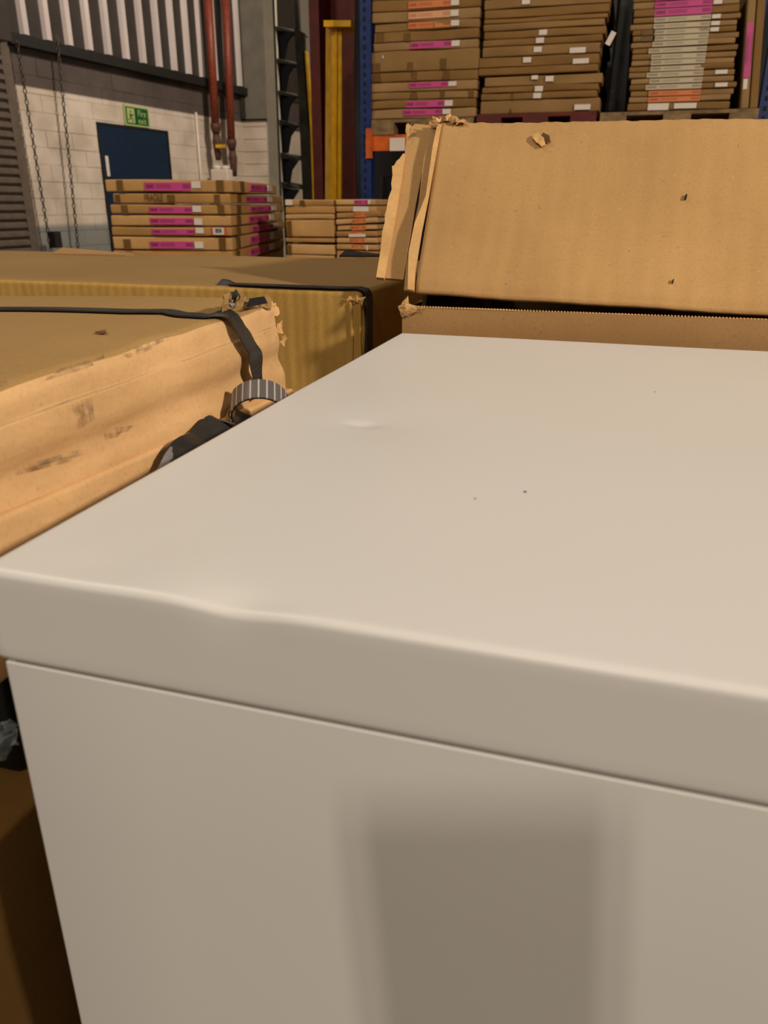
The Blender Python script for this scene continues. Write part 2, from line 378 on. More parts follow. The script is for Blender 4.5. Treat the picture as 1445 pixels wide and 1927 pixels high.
tube('head', [(.0265, .705, 2.225), (.030, .705, 2.225)], .013, MT['green'], fig, seg=10)
tm = Matrix(((0, 0, 1, .0245), (1, 0, 0, .86), (0, 1, 0, 2.175), (0, 0, 0, 1)))
text('lettering', 'Fire\nexit', .125, MT['signw'], sg, tm, .001)
# roller shutter left of the wall
sh = empty('roller_shutter', WA); sh.matrix_world = WM; tag(sh, 'brown grey roller shutter of horizontal slats at the left edge of the photo', 'roller shutter')
slat = mesh('slat', [(x, y, z) for y in (-4.2, -1.58) for x, z in ((0, 0), (.045, .03), (.045, .07), (0, .1))], [[0, 1, 2, 3], [7, 6, 5, 4], [4, 5, 1, 0], [5, 6, 2, 1], [6, 7, 3, 2], [7, 4, 0, 3]])
slat.materials.append(MT['shutter'])
for i in range(26):
    o = bpy.data.objects.new('slat', slat); COL.objects.link(o); o.parent = sh; o.location = (.02, 0, .02+i*.105)
rbox('guide_rail', (0, -1.58, 0), (.06, -1.44, 3.0), MT['shutter'], sh); rbox('end_plate', (.0, -4.2, 2.75), (.25, -1.56, 3.6), MT['sheet'], sh)
rbox('motor_box', (.16, -1.36, .42), (.26, -1.24, .62), MT['dark'], sh)
# hanging chains
linkme = None
for (p0, p1, lab) in (((40, 130), (97, 480), 'hanging steel chain nearest the roller shutter'), ((112, 120), (148, 478), 'hanging steel chain between the shutter and the blue door')):
    n_, d_ = wn, wn.dot(WA)+.13
    A, B = onplane(p0[0], p0[1], n_, d_), onplane(p1[0], p1[1], n_, d_); A = A+(A-B)*.12; L_ = (B-A).length; bm = bmesh.new(); k = int(L_/.062)
    if linkme is None:
        tmp = tube('tmp', [(.018*math.cos(t), 0, .036*math.sin(t)) for t in [2*math.pi*i/10 for i in range(10)]], .0075, MT['chain'], close=True, seg=5); linkme = tmp.data; bpy.data.objects.remove(tmp)
    for i in range(k):
        m_ = Matrix.Translation(A+(B-A)*i/k) @ (B-A).to_track_quat('Z', 'X').to_matrix().to_4x4() @ Matrix.Rotation(math.pi/2*(i % 2)+.4, 4, 'Z')
        b2 = bmesh.new(); b2.from_mesh(linkme); b2.transform(m_); t2 = bpy.data.meshes.new('t'); b2.to_mesh(t2); b2.free(); bm.from_mesh(t2); bpy.data.meshes.remove(t2)
    me = bpy.data.meshes.new('chain'); bm.to_mesh(me); bm.free(); tag(link('chain', me, MT['chain'], None, True), lab, 'chain')
# conduit + pipes on the wall
def W(y, z, x=.0): return WM @ Vector((x, y, z))
tag(tube('conduit', [W(2.33, 2.36, .03), W(2.33, .4, .03)], .022, MT['white'], seg=10), 'thin white conduit on the block wall right of the blue door', 'conduit')
def pipe(lab, xt, xb):
    root = empty('red_pipe', W(3.0, 0, .25)); tag(root, lab, 'pipe', 'red pipes beside the blue door'); inv = root.location.copy()
    p = lambda q: onplane(q[0], q[1], wn, wn.dot(WA)+.28)-inv
    A, B, C_ = p((xt, -60)), p(xb), p((xb[0]+6, xb[1]+70))
    tube('pipe', [A, B], .068, MT['pipe'], root)
    tube('reducer', [B, B+(C_-B)*.12, B+(C_-B)*.3], [.085, .085, .055], MT['rust'], root)
    tube('valve_body', [B+(C_-B)*.3, B+(C_-B)*.5, B+(C_-B)*.75, C_], [.055, .075, .06, .045], MT['rust'], root); return root
pa = pipe('red painted vertical pipe left of the pair, ending in a rusty valve', 388, (405, 232))
pipe('red painted vertical pipe right of the pair, beside the grey column', 422, (435, 262))
q = empty('valve_tag', (0, 0, 0)); q.location = onplane(415, 275, wn, wn.dot(WA)+.4); tag(q, 'small yellow tag between the two red pipes', 'tag')
rbox('tag_plate', (-.09, -.005, -.025), (.09, .005, .025), MT['yellow'], q)
q = empty('junction_box', (0, 0, 0)); q.location = onplane(418, 325, wn, wn.dot(WA)+.35); tag(q, 'cream meter box at the foot of the red pipes', 'junction box')
rbox('housing', (-.17, -.1, -.2), (.15, .1, .05), MT['white'], q, r=.02); tube('dome', [(-.09, 0, .05), (-.09, 0, .10), (-.09, 0, .12)], [.075, .07, .03], MT['white'], q); tube('dome', [(.07, 0, .05), (.07, 0, .09), (.07, 0, .11)], [.08, .075, .04], MT['white'], q)
# masonry pier and grey stanchion at the end of the wall
pl, pr = atY(447, 228, 14.0), atY(500, 228, 14.0); zt = pl.z
pier = tag(box('wall_pier', (pl.x, 14.0, 0), (pr.x, 14.6, zt), MT['mortar']), 'narrow white block pier under the grey steel column', kind='structure')
for i in range(int(zt/ch)+1):
    z1 = min(zt+.004, i*ch+ch-.012)
    if z1-i*ch > .03: unit('block', (pl.x-.004, 13.985, i*ch), (pr.x+.004, 14.2, z1), pier)
st = empty('grey_steel_column', (0, 0, 0)); tag(st, 'wide grey painted steel column above the white block pier', 'column')
s0, s1 = atY(441, 100, 13.9), atY(497, 100, 13.9)
rbox('flange', (s0.x, 13.9, zt+.03), (s0.x+.10, 14.4, 6), MT['greyd'], st); rbox('web', (s0.x+.10, 14.0, zt+.03), (s1.x, 14.3, 6), MT['grey'], st)
tag(box('wall_back', (-12, 16.5, 0), (9, 16.7, 6), MT['palewall']), 'pale rendered back wall seen past the lattice column', kind='structure')
# lattice column / fixed ladder
lt = empty('lattice_column', (0, 8, 0)); tag(lt, 'grey steel lattice column with ledge-like rungs beside the dark red column', 'column')
def y8(x, y, Y=8.0):
    p = atY(x, y, Y)-Vector((0, 8, 0))
    if y > 400: p.z = 0
    return p
prism('front_plate', [y8(493, -60), y8(514, -60), y8(519, 120), y8(530, 400), y8(512, 400)] if False else [y8(492, -60), y8(514, -60), y8(531, 420), y8(508, 420)], .05, MT['plate'], lt, (0, 1, 0))
prism('side_plate', [y8(514, -60), y8(531, 420), y8(534, 420, 8.4), y8(518, -60, 8.4)], .02, MT['greyd'], lt)
prism('rear_rail', [y8(551, -60, 8.2), y8(557, -60, 8.2), y8(585, 420, 8.2), y8(574, 420, 8.2)], .05, MT['greyd'], lt, (0, 1, 0))
for (ya, yb) in ((-5, 50), (52, 57), (113, 118), (173, 178), (228, 234), (290, 298), (345, 353)):
    if ya < 0: continue
    xo = 514+17*(ya+60)/480
    prism('rung', [y8(xo, ya-3), y8(xo+40, ya+4, 8.2), y8(xo+44, yb+4, 8.2), y8(xo, yb)], .28, MT['greyd'], lt, (0, 1, 0))
    prism('gusset', [y8(xo, yb, 8.1), y8(xo+34, yb+4, 8.1), y8(xo+22, yb+22, 8.1), y8(xo+17, yb+54, 8.1), y8(xo+1, yb+54, 8.1)], .03, MT['hole'], lt, (0, 1, 0))
q = empty('yellow_rail', (0, 7.6, 0)); tag(q, 'thin leaning yellow rail just left of the dark red column', 'rail')
y7 = lambda x, y: ((atY(x, y, 7.6)) if y < 400 else (lambda p: Vector((p.x, p.y, 0)))(atY(x, y, 7.6)))-Vector((0, 7.6, 0))
prism('rail', [y7(569, 92), y7(577, 98), y7(590, 250), y7(592, 420), y7(586, 420), y7(580, 250)], .04, MT['yellow'], q, (0, 1, 0)); prism('rail_guard', [y7(553, 52), y7(572, 62), y7(573, 88), y7(584, 250), y7(590, 420), y7(573, 420), y7(560, 150)], .04, MT['greyd'], q, (0, 1, 0))
# dark red stanchion (H section) and yellow post
st = empty('dark_red_steel_column', (0, 0, 0)); tag(st, 'dark red oxide H section column behind the yellow post', 'column')
a0, a1, a2, a3 = [atY(x, 200, 6.0).x for x in (586, 604, 655, 668)]
rbox('flange', (a0, 6.0, 0), (a1, 6.35, 5), MT['redox'], st); rbox('web', (a1, 6.25, 0), (a2, 6.29, 5), MT['redox'], st); rbox('flange', (a2, 6.1, 0), (a3, 6.4, 5), MT['redox'], st)
yp = empty('yellow_post', (0, 0, 0)); tag(yp, 'yellow steel post with T shaped cap standing before the dark red column', 'post')
Yp = 5.5; y5 = lambda x, y, Y=Yp: (atY(x, y, Y) if y < 400 else (lambda p: Vector((p.x, p.y, 0)))(atY(x, y, Y)))
prism('post_face', [y5(624, 48), y5(643, 48), y5(637, 430), y5(618, 430)], .03, MT['yellow'], yp, (0, 1, 0))
prism('side_face', [y5(624, 50), y5(618, 430), y5(605, 430, 5.6), y5(613, 52, 5.6)], .02, MT['yellow'], yp, (0, 1, 0))
prism('cap', [y5(609, 38, 5.44), y5(660, 38, 5.44), y5(660, 50, 5.44), y5(609, 50, 5.44)], .22, MT['yellow'], yp, (0, 1, 0))
prism('rib', [y5(630, 50, 5.485), y5(634, 50, 5.485), y5(628, 430, 5.485), y5(624, 430, 5.485)], .015, MT['yellow'], yp, (0, 1, 0))

# ============================================================ RACK
YR = 4.0
rk = empty('pallet_rack', (0, YR, 0)); tag(rk, 'pallet rack with blue slotted uprights and orange beam', 'rack')
xl0, xl1 = atY(680, 150, YR).x, atY(700, 150, YR).x; xr0 = atY(1436, 150, YR).x
def upright(x0, x1, y):
    o = rbox('upright', (x0, y, 0), (x1, y+.06, 2.6), MT['blue'], rk)
    for i in range(64):
        z = .05+i*.04; m_ = unit('slot', (x0+.018, y-.003, z), (x0+.030, y+.01, z+.018), o, SLOT)
SLOT = mesh('slot', [(x, y, z) for x in (-.5, .5) for y in (-.5, .5) for z in (-.5, .5)], [[0, 1, 3, 2], [6, 7, 5, 4], [4, 5, 1, 0], [2, 3, 7, 6], [1, 5, 7, 3], [4, 0, 2, 6]]); SLOT.materials.append(MT['hole'])
upright(xl0, xl1, -.02); upright(xr0, xr0+.07, -.02); 
for x in (xl0, xr0): rbox('rear_upright', (x, .86, 0), (x+.06, .92, 2.6), MT['blue'], rk)
ZB0, ZB1 = 1.231, 1.305
for yy in (0, .86):
    bm_ = rbox('beam', (xl1-.015, yy-.022, ZB0), (xr0+.01, yy+.03, ZB1), MT['beam'], rk)
    if yy == 0:
        rbox('beam_connector', (xl1-.024, -.035, ZB0-.035), (xl1+.01, -.02, ZB1+.03), MT['beam'], bm_); rbox('beam_connector', (xr0-.01, -.03, ZB0-.035), (xr0+.024, -.02, ZB1+.03), MT['beam'], bm_)
p0, p1 = atY(733, 284, YR-.03), atY(762, 259, YR-.03)
uvrect('bay_label', (p0.x, p0.z, -.030), (p1.x, p1.z, .001), MT['white'], rk)
def pallet(lab, x0, x1, y0, y1, z0, z1, mat, group=None):
    root = empty('wooden_pallet', ((x0+x1)/2, y0, z0)); tag(root, lab, 'pallet', group); w_, d_, h = (x1-x0)/2, y1-y0, z1-z0
    t = h*.2
    for i in range(6): rbox('deck_board', (-w_, d_*i/6+.005, h-t), (w_, d_*(i+1)/6-.02, h), mat, root)
    for x in (-w_, -.06, w_-.12):
        for y in (0, d_/2-.06, d_-.12): rbox('block', (x, y, t), (x+.12, y+.12, h-t), mat, root)
        rbox('bottom_board', (x, 0, 0), (x+.12, d_, t), mat, root)
    return root
ZP = atY(800, 224, YR).z
pallet('brown wooden pallet on the orange beam under the leftmost shelf stack', atY(702, 225, YR).x, atY(893, 225, YR).x, YR-.03, YR+.85, ZB1, ZP, MT['wood'])
ZG = atY(1000, 213.5, YR).z
pallet('dark red painted pallet under the middle shelf stack', atY(899, 215, YR).x, atY(1123, 215, YR).x, YR-.03, YR+.85, ZB1, ZG, MT['redwood'])
ZH = atY(1290, 209, YR).z
pallet('olive brown wooden pallet under the right shelf stack', atY(1130, 215, YR).x, atY(1425, 215, YR).x, YR-.04, YR+.85, ZB1, ZH, MT['wood'])

# ============================================================ CARTONS
def carton(lab, group, x0, x1, z0, z1, Y, depth, rz=0, mat=0, marks=(), tilt=0, side_marks=(), sag=0):
    """flat carton: origin at front-left bottom; marks in metres from the left edge: (kind, x0, x1, z0frac, z1frac)"""
    root = empty('flat_carton', (x0, Y, z0), rz); root.rotation_euler = (0, tilt, rz); tag(root, lab, 'carton', group)
    w_, h = x1-x0, z1-z0; r_ = min(.006, h*.25); sd = random.random()*50
    def dp(p, n_): return Vector((0, noise.noise(Vector((p.x*5+sd, p.z*20, p.y*3)))*.011, noise.noise(Vector((p.x*4, sd, p.y*4)))*.0036-sag*math.sin(math.pi*min(1, max(0, p.x/w_)))))
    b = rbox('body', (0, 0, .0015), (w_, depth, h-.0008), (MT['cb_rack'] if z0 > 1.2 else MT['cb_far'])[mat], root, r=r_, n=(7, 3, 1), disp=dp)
    for mk in marks:
        ty, a0, a1, c0, c1 = mk
        nm = {'pink': 'printed_label', 'orange': 'printed_label', 'peach': 'printed_label', 'cream': 'printed_label', 'white': 'sticker', 'tape': 'tape', 'red': 'sticker_border', 'print': 'code_print'}[ty]
        yy = {'red': -.0065, 'white': -.0075, 'print': -.0085}.get(ty, -.006)
        uvrect(nm, (a0, h*c0, yy), (a1, h*c1, .012), MT[ty], root)
    if side_marks:
        sr = bpy.data.objects.new('end_face', b.data.copy()) if False else None
    return root
def pxstack(tag_fn, group, Y, rows, depth, mat_seq=(0, 1, 2), rz=0):
    """rows: (xL, xR, yTop, yBottom, marks px list, tilt)"""
    for i, rw in enumerate(rows):
        xL, xR, yt, yb, mk = rw[:5]; xm = (xL+xR)/2
        zt_, zb_ = atY(xm, yt, Y).z, atY(xm, yb, Y).z; x0, x1 = atY(xL, (yt+yb)/2, Y).x, atY(xR, (yt+yb)/2, Y).x
        ms = []
        for (ty, ma, mb, my0, my1) in mk:
            xa, xb = atY(ma, (yt+yb)/2, Y).x-x0, atY(mb, (yt+yb)/2, Y).x-x0
            ms.append((ty, xa, xb, max(.03, (yb-my1)/(yb-yt)), min(.97, (yb-my0)/(yb-yt))))
        carton(tag_fn(i, rw), group, x0, x1, zb_, zt_, Y, depth, rz, mat_seq[i % len(mat_seq)], ms, rw[5] if len(rw) > 5 else 0)
ORD = ['bottom', 'second from bottom', 'third from bottom', 'fourth from bottom', 'fifth from bottom', 'sixth from bottom', 'seventh from bottom', 'eighth from bottom', 'ninth from bottom', 'tenth from bottom', 'eleventh from bottom', 'twelfth from bottom', 'thirteenth from bottom', 'fourteenth from bottom', 'fifteenth from bottom', 'sixteenth from bottom', 'seventeenth from bottom', 'eighteenth from bottom']
def desc(mk):
    k = [m[0] for m in mk]
    for t in ('pink', 'orange', 'peach', 'cream'):
        if t in k: return 'with %s label' % t
    if 'white' in k: return 'with small white sticker'
    if 'tape' in k: return 'with brown tape'
    return 'plain'
def namer(place, n):
    return lambda i, rw: 'flat brown carton %s, %s in the %s' % (desc(rw[4]), ORD[n-1-i], place)
def lab3(ty, a0, a1, y0, y1, wx=16): return [(ty, a0, a1, y0, y1), ('white', a1+1, a1+wx, y0+.5, y1-1)]
Frows = [(700, 905, -24, -4, []), (700, 904, -4, 19, lab3('orange', 769, 848, 2, 15)), (700, 903, 19, 40, lab3('peach', 769, 847, 22, 35)),
 (705, 902, 40, 57, lab3('orange', 769, 848, 41, 53)), (703, 901, 57, 77, [('tape', 711, 721, 58, 76), ('tape', 762, 771, 60, 76)]),
 (702, 900, 77, 94, lab3('pink', 773, 849, 79, 91)), (696, 901, 94, 134, [('tape', 702, 715, 115, 134), ('tape', 767, 777, 116, 134), ('tape', 829, 840, 112, 134), ('white', 720, 722, 101, 107)]),
 (697, 899, 134, 153, [('tape', 703, 716, 134, 150), ('tape', 774, 784, 134, 152), ('tape', 835, 845, 134, 152)]),
 (697, 898, 153, 172, lab3('pink', 770, 843, 155, 165)), (697, 897, 172, 187, [('tape', 774, 784, 173, 186), ('tape', 828, 837, 173, 186), ('tape', 882, 891, 172, 187)]),
 (697, 895, 187, 204, lab3('pink', 764, 836, 190, 202)), (697, 895, 204, 223, lab3('pink', 759, 832, 206, 217))]
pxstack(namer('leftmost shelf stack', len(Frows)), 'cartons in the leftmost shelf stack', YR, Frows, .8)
ws = lambda x, y, w_=15: ('white', x-w_/2, x+w_/2, y-5, y+5)
Grows = [(912, 1150, -26, -8, []), (911, 1148, -8, 12, [ws(990, 1)]), (912, 1146, 12, 30, []), (911, 1143, 30, 40, []), (910, 1137, 40, 54, []), (911, 1140, 54, 70, [ws(1022, 61)]),
 (909, 1133, 70, 84, [ws(1016, 76)]), (908, 1130, 84, 104, [ws(1012, 93), ws(1087, 98, 30)]), (901, 1127, 104, 124, [ws(992, 112), ws(1093, 119, 30)]), (900, 1125, 124, 139, []),
 (912, 1133, 141, 160, [ws(1034, 149), ws(1006, 144, 12)]), (907, 1126, 160, 173, [ws(1014, 167)]), (905, 1123, 173, 187, [ws(1011, 180), ('tape', 962, 966, 175, 186)]), (904, 1128, 187, 213, [ws(1096, 204, 30), ('tape', 960, 963, 203, 210)])]
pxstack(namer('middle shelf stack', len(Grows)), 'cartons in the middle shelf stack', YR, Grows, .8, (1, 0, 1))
Hrows = []
hy = [-14, -1, 13, 29]+[29+11.6*k for k in range(1, 13)]+[180, 192, 207]
for i in range(len(hy)-1):
    t, b = hy[i], hy[i+1]; lft = 1234-i*.9-(6 if i in (8, 12, 14) else 0); rgt = 1342-(i*1.6)
    ty = 'pink' if i < 3 else ('cream' if i < 15 else ('orange' if i < 17 else 'white'))
    mk = [(ty, lft if i != 17 else 1219, rgt if i != 17 else 1258, t+1.5, b-.8)]
    if i in (1, 3, 4, 5): mk.append(('white', rgt+2, rgt+18, t+2, b-2))
    if i in (5, 6): mk.append(('tape', 1208, 1232, t+1, b-1))
    if i in (14, 12): mk.append(('white', 1345, 1368, t+2, b-2))
    if i == 17: mk.append(('white', 1268, 1310, t+2, b-3))
    Hrows.append((1190-i*.45+random.uniform(-3, 4), 1397-i*.9+random.uniform(-9, 2), t, b, mk, random.uniform(-.006, .006)))
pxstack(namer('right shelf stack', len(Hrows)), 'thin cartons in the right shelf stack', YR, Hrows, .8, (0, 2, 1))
for (xa, xb, lab, mk) in ((1396, 1411, 'tall carton standing on end with a pink label beside the right shelf stack', True), (1413, 1428, 'tall plain carton standing on end nearest the right blue upright', False)):
    x0, x1 = atY(xa-2, 200, YR-.02).x, atY(xb-2, 200, YR-.02).x; root = empty('standing_carton', (x0, YR-.02, ZH)); root.rotation_euler = (0, -.09, 0); tag(root, lab, 'carton')
    rbox('body', (0, 0, 0), (x1-x0, .75, .62), MT['cb_rack'][2 if mk else 1], root, r=.006, n=(1, 2, 3))
    if mk:
        z0_, z1_ = atY(1405, 148, YR).z-ZH, atY(1405, 45, YR).z-ZH
        uvrect('printed_label', (.003, z0_, -.003), (x1-x0-.004, z1_, .004), MT['pink'], root); uvrect('sticker', (.004, z0_-.045, -.003), (x1-x0-.012, z0_-.004, .004), MT['white'], root)
# hanging paper tag on the middle stack's edge
q = empty('paper_tag', atY(1149, 72, YR-.03)); q.rotation_euler = (0, .45, 0); tag(q, 'small tilted white tag hanging off the middle shelf stack', 'tag'); rbox('tag', (-.012, 0, -.028), (.012, .002, .028), MT['white'], q)
# black wrapped loads, and a dark filler behind the rack
def folded(name, lab, lo, hi, seed, amp=.02):
    def dp(p, n_): return Vector((noise.noise(Vector((p.y*9, seed, p.z*1.5)))*amp, noise.noise(Vector((p.x*16+seed, p.z*1.2, 0)))*amp, 0))
    root = empty(name, (lo[0], lo[1], lo[2])); tag(root, lab, 'wrapped load'); s = [hi[i]-lo[i] for i in range(3)]
    rbox('film_cover', (0, 0, 0), s, MT['blackfilm'], root, r=.02, n=(40, 8, 14), disp=dp); return root
g0, g1 = atY(1142, 200, YR+.1).x, atY(1180, 200, YR+.1).x
folded('black_bundle_or_filler', 'black film wrapped bundle in the gap between the middle and right shelf stacks', (g0, YR+.1, ZH), (g1, YR+.7, ZH+.62), 3)
folded('black_bundle_or_filler', 'black film wrapped load under the orange beam right of the blue upright', (xl1+.02, YR+.1, 0), (xr0-.02, YR+.8, 1.12), 9, .03)
folded('black_bundle_or_filler', 'tall black filler block added behind the rack to keep its gaps dark', (atY(667, 200, 5.2).x, 5.2, 0), (1.9, 5.9, 2.9), 14, .03)  # added filler, so that nothing lit shows through the rack's gaps

# middle-distance stacks on the floor --------------------------------------
def basebox(lab, x0, x1, y0, y1, z, rz=0, origin=None):
    pallet(lab+' wooden pallet', x0, x1, y0, y1, 0, .14, MT['wood']).rotation_euler = (0, 0, rz)
# D: cartons turned 13 degrees, long side running away
RZD = math.radians(13); dx = Vector((math.cos(RZD), math.sin(RZD), 0)); dy = Vector((-math.sin(RZD), math.cos(RZD), 0))
corner = atY(436, 400, 3.0); corner.z = 0; nD = -dy; dD = nD.dot(corner)
def onD(x, y): return onplane(x, y, nD, dD)
nE = dx; dE = nE.dot(corner)
def onDs(x, y): return onplane(x, y, nE, dE)
Drows = [ # xL, xR(px), top, bottom, front marks, side end px, side label px (a,b,y)
 (198, 437, 337.5, 363, [('tape', 221, 231, 339, 362), ('pink', 273, 359, 343, 359), ('white', 361, 378, 341, 354), ('tape', 408, 421, 339, 362)], 517, (466, 497, 350)),
 (212, 433, 364, 385, [('tape', 218, 226, 366, 382), ('tape', 404, 414, 366, 385)], 531, (462, 502, 371)),
 (208, 434, 385, 405, [('tape', 229, 241, 385, 404), ('pink', 281, 362, 389, 401), ('white', 363, 379, 387, 399), ('tape', 411, 422, 386, 403)], 535, (472, 510, 392)),
 (209, 435, 405, 427, [('pink', 283, 364, 410, 422), ('white', 366, 381, 411, 423)], 533, (470, 506, 413)),
 (210, 436, 427, 446, [('pink', 287, 367, 431, 441), ('white', 369, 384, 427, 439), ('red', 399, 426, 426.5, 442), ('white', 402, 422, 427, 441.5), ('print', 406, 418, 430, 438)], 538, (476, 515, 432)),
 (212, 437, 446, 472, [('tape', 234, 246, 450, 470), ('pink', 283, 364, 454, 467), ('white', 367, 383, 455, 467), ('tape', 413, 425, 448, 470)], 536, (474, 508, 452)),
 (213, 438, 472, 496, [('pink', 283, 364, 480, 490)], 537, (474, 508, 474)),
 (213, 438, 496, 520, [], 537, None)]
for i, (xL, xR, yt, yb, mk, xe, sl) in enumerate(Drows):
    ym = (yt+yb)/2; P0, P1 = onD(xL, ym), onD(xR, ym); zt_, zb_ = onD(xR, yt).z, onD(xR, yb).z; w_ = (P1-P0).dot(dx); h = zt_-zb_
    endp = onDs(xe, yt+ (378-yt)*.12); dep = max(.5, min(1.35, (endp-corner).dot(dy)))
    root = empty('flat_carton', (P0.x, P0.y, zb_), RZD)
    names = ['topmost, overhanging carton', 'second from top carton with dark lettering', 'third from top carton', 'fourth from top carton', 'fifth from top carton with red edged sticker', 'sixth from top carton', 'seventh from top carton', 'lowest carton']
    tag(root, 'brown %s, pink labelled stack before blue door' % names[i], 'carton', 'pink labelled cartons before the blue door')
    sd = i*7.7
    def dp(p, n_): return Vector((noise.noise(Vector((p.y*4, sd, p.z*9)))*.006, noise.noise(Vector((p.x*4+sd, p.z*12, 0)))*.006, noise.noise(Vector((p.x*3, sd, p.y*3)))*.003))
    rbox('body', (0, 0, .003), (w_, dep, h-.0015), MT['cb_far'][(0, 1, 1, 0, 1, 0, 1, 0)[i]], root, r=.007, n=(8, 10, 2), disp=dp)
    for (ty, ma, mb, my0, my1) in mk:
        xa, xb = (onD(ma, ym)-P0).dot(dx), (onD(mb, ym)-P0).dot(dx); z0_, z1_ = max(.003, onD(ma, my1).z-zb_), min(h-.003, onD(ma, my0).z-zb_)
        nm = {'pink': 'printed_label', 'white': 'sticker', 'tape': 'tape', 'red': 'sticker_border', 'print': 'code_print'}[ty]; yy = {'red': -.0065, 'white': -.0075, 'print': -.0085}.get(ty, -.006)
        uvrect(nm, (xa, z0_, yy), (xb, z1_, .012), MT[ty], root)
    if sl:
        # long-side label: a printed strip plus sticker, turned to face +x
        def sideslip(nm, pa_, pb_, z0_, z1_, m_, out=.006):
            y0_, y1_ = [(onDs(p_, ym)-corner).dot(dy) for p_ in (pa_, pb_)]; me_ = mesh(nm, [(w_+out, y0_, z0_), (w_+out, y1_, z0_), (w_+out, y1_, z1_), (w_+out, y0_, z1_), (w_-.01, y0_, z0_), (w_-.01, y1_, z0_), (w_-.01, y1_, z1_), (w_-.01, y0_, z1_)], [[0, 1, 2, 3], [5, 4, 7, 6], [4, 0, 3, 7], [1, 5, 6, 2], [3, 2, 6, 7], [4, 5, 1, 0]])
            uv = me_.uv_layers.new(name='UVMap')
            for poly in me_.polygons:
                for li in poly.loop_indices:
                    c = me_.vertices[me_.loops[li].vertex_index].co; uv.data[li].uv = ((c.y-y0_)/(y1_-y0_), (c.z-z0_)/(z1_-z0_))
            link(nm, me_, m_, root)
        sideslip('printed_label', sl[0], sl[1], h*.25, h*.78, MT['pink']); sideslip('sticker', sl[1]+2, sl[1]+9, h*.3, h*.85, MT['white'], .007)
        sideslip('tape', 447, 453, .004, h-.004, MT['tape'], .007)
    if i == 1:
        q0 = (onD(273, ym)-P0).dot(dx); text('lettering', 'FRAGILE', .040, MT['ink'], root, Matrix(((1, 0, 0, q0), (0, 0, -1, -.0075), (0, 1, 0, h*.3), (0, 0, 0, 1))), .0005).scale = (.55, 1, 1)
        rbox('stain', (q0+.10, -.0065, .012), (q0+.13, .002, h-.006), MT['tape'], root)
    if i == len(Drows)-1: ZD = zb_; PD = P0.copy(); WD_ = w_
# lower part of the load (hidden by the long carton in front): bulk carton on a pallet
def bulk(lab, P0, w_, dep, z, rz):
    root = empty('bulk_carton', (P0.x, P0.y, .14), rz); tag(root, lab, 'carton'); rbox('body', (0, 0, 0), (w_, dep, z-.142), MT['cb_far'][1], root, r=.006, n=(3, 3, 3)); rbox('tape', (w_*.45, -.001, .02), (w_*.55, .002, z-.17), MT['tape'], root)
    pr_ = pallet('wooden pallet under the %s' % lab.split(' carrying ')[1], 0, w_, 0, dep, 0, .14, MT['wood']); pr_.location = Vector((P0.x, P0.y, 0))+Matrix.Rotation(rz, 3, 'Z') @ Vector((w_/2, 0, 0)); pr_.rotation_euler = (0, 0, rz)
bulk('large brown bulk carton carrying pink labelled stack', PD, WD_, .95, ZD, RZD)
# E stacks
YE = 3.35
E1 = [(538, 628, 375, 388, [('white', 538, 551, 375.5, 386), ('tape', 565, 574, 377, 387), ('tape', 631, 632, 377, 387)]), (537, 629, 388, 403, []), (537, 628, 403, 413.5, []), (538, 628, 414, 447, [('tape', 541, 549, 416, 446)]), (537, 629, 448, 457, []), (539, 629, 460, 480, [('tape', 541, 549, 461, 479)]), (538, 628, 480, 500, [])]
def nE1(i, rw): return 'brown carton %s from top, low stack right of pink labelled cartons' % ['first', 'second', 'third', 'fourth', 'fifth', 'sixth', 'seventh'][i]
pxstack(nE1, 'cartons in the low stack left column', YE, E1, .5, (0, 1, 2))
or_ = lambda a_, b_, y0, y1: ('orange', a_, b_, y0, y1)
E2 = [(631, 706, 375, 387, [('pink', 668, 692, 376.5, 385), ('white', 693, 697, 376, 384)], 0), (632, 708, 388, 400, [('white', 665, 694, 388.5, 398)], 0), (633, 716, 401, 412, [or_(668, 690, 401, 411)], -.045), (632, 711, 413, 424, [or_(664, 688, 414, 423)], -.05), (634, 709, 425, 435, [or_(662, 687, 425, 435)], -.03), (633, 710, 436, 447, [or_(661, 686, 436, 441), ('white', 657, 688, 441, 447)], -.02), (633, 711, 448, 459, [or_(660, 686, 449, 457)], -.01), (633, 711, 460, 471, [or_(662, 684, 461, 469), ('white', 690, 693, 461, 470)], .0), (633, 711, 472, 488, [or_(664, 686, 472, 480)], 0)]
def nE2(i, rw): return 'thin carton %s from top, sagging orange labelled stack beside torn flap' % ['first, pink labelled', 'second, white labelled', 'third', 'fourth', 'fifth', 'sixth', 'seventh', 'eighth', 'ninth'][i]
pxstack(nE2, 'sagging orange labelled cartons', YE, E2, .5, (2, 0, 1))
Pz = atY(580, 500, YE); xz0, xz1 = atY(538, 480, YE).x, atY(712, 480, YE).x; zE = min(atY(583, 500, YE).z, atY(672, 488, YE).z)
bulk('large brown bulk carton carrying low twin stack', Vector((xz0, YE, 0)), xz1-xz0, .5, zE+.004, 0)

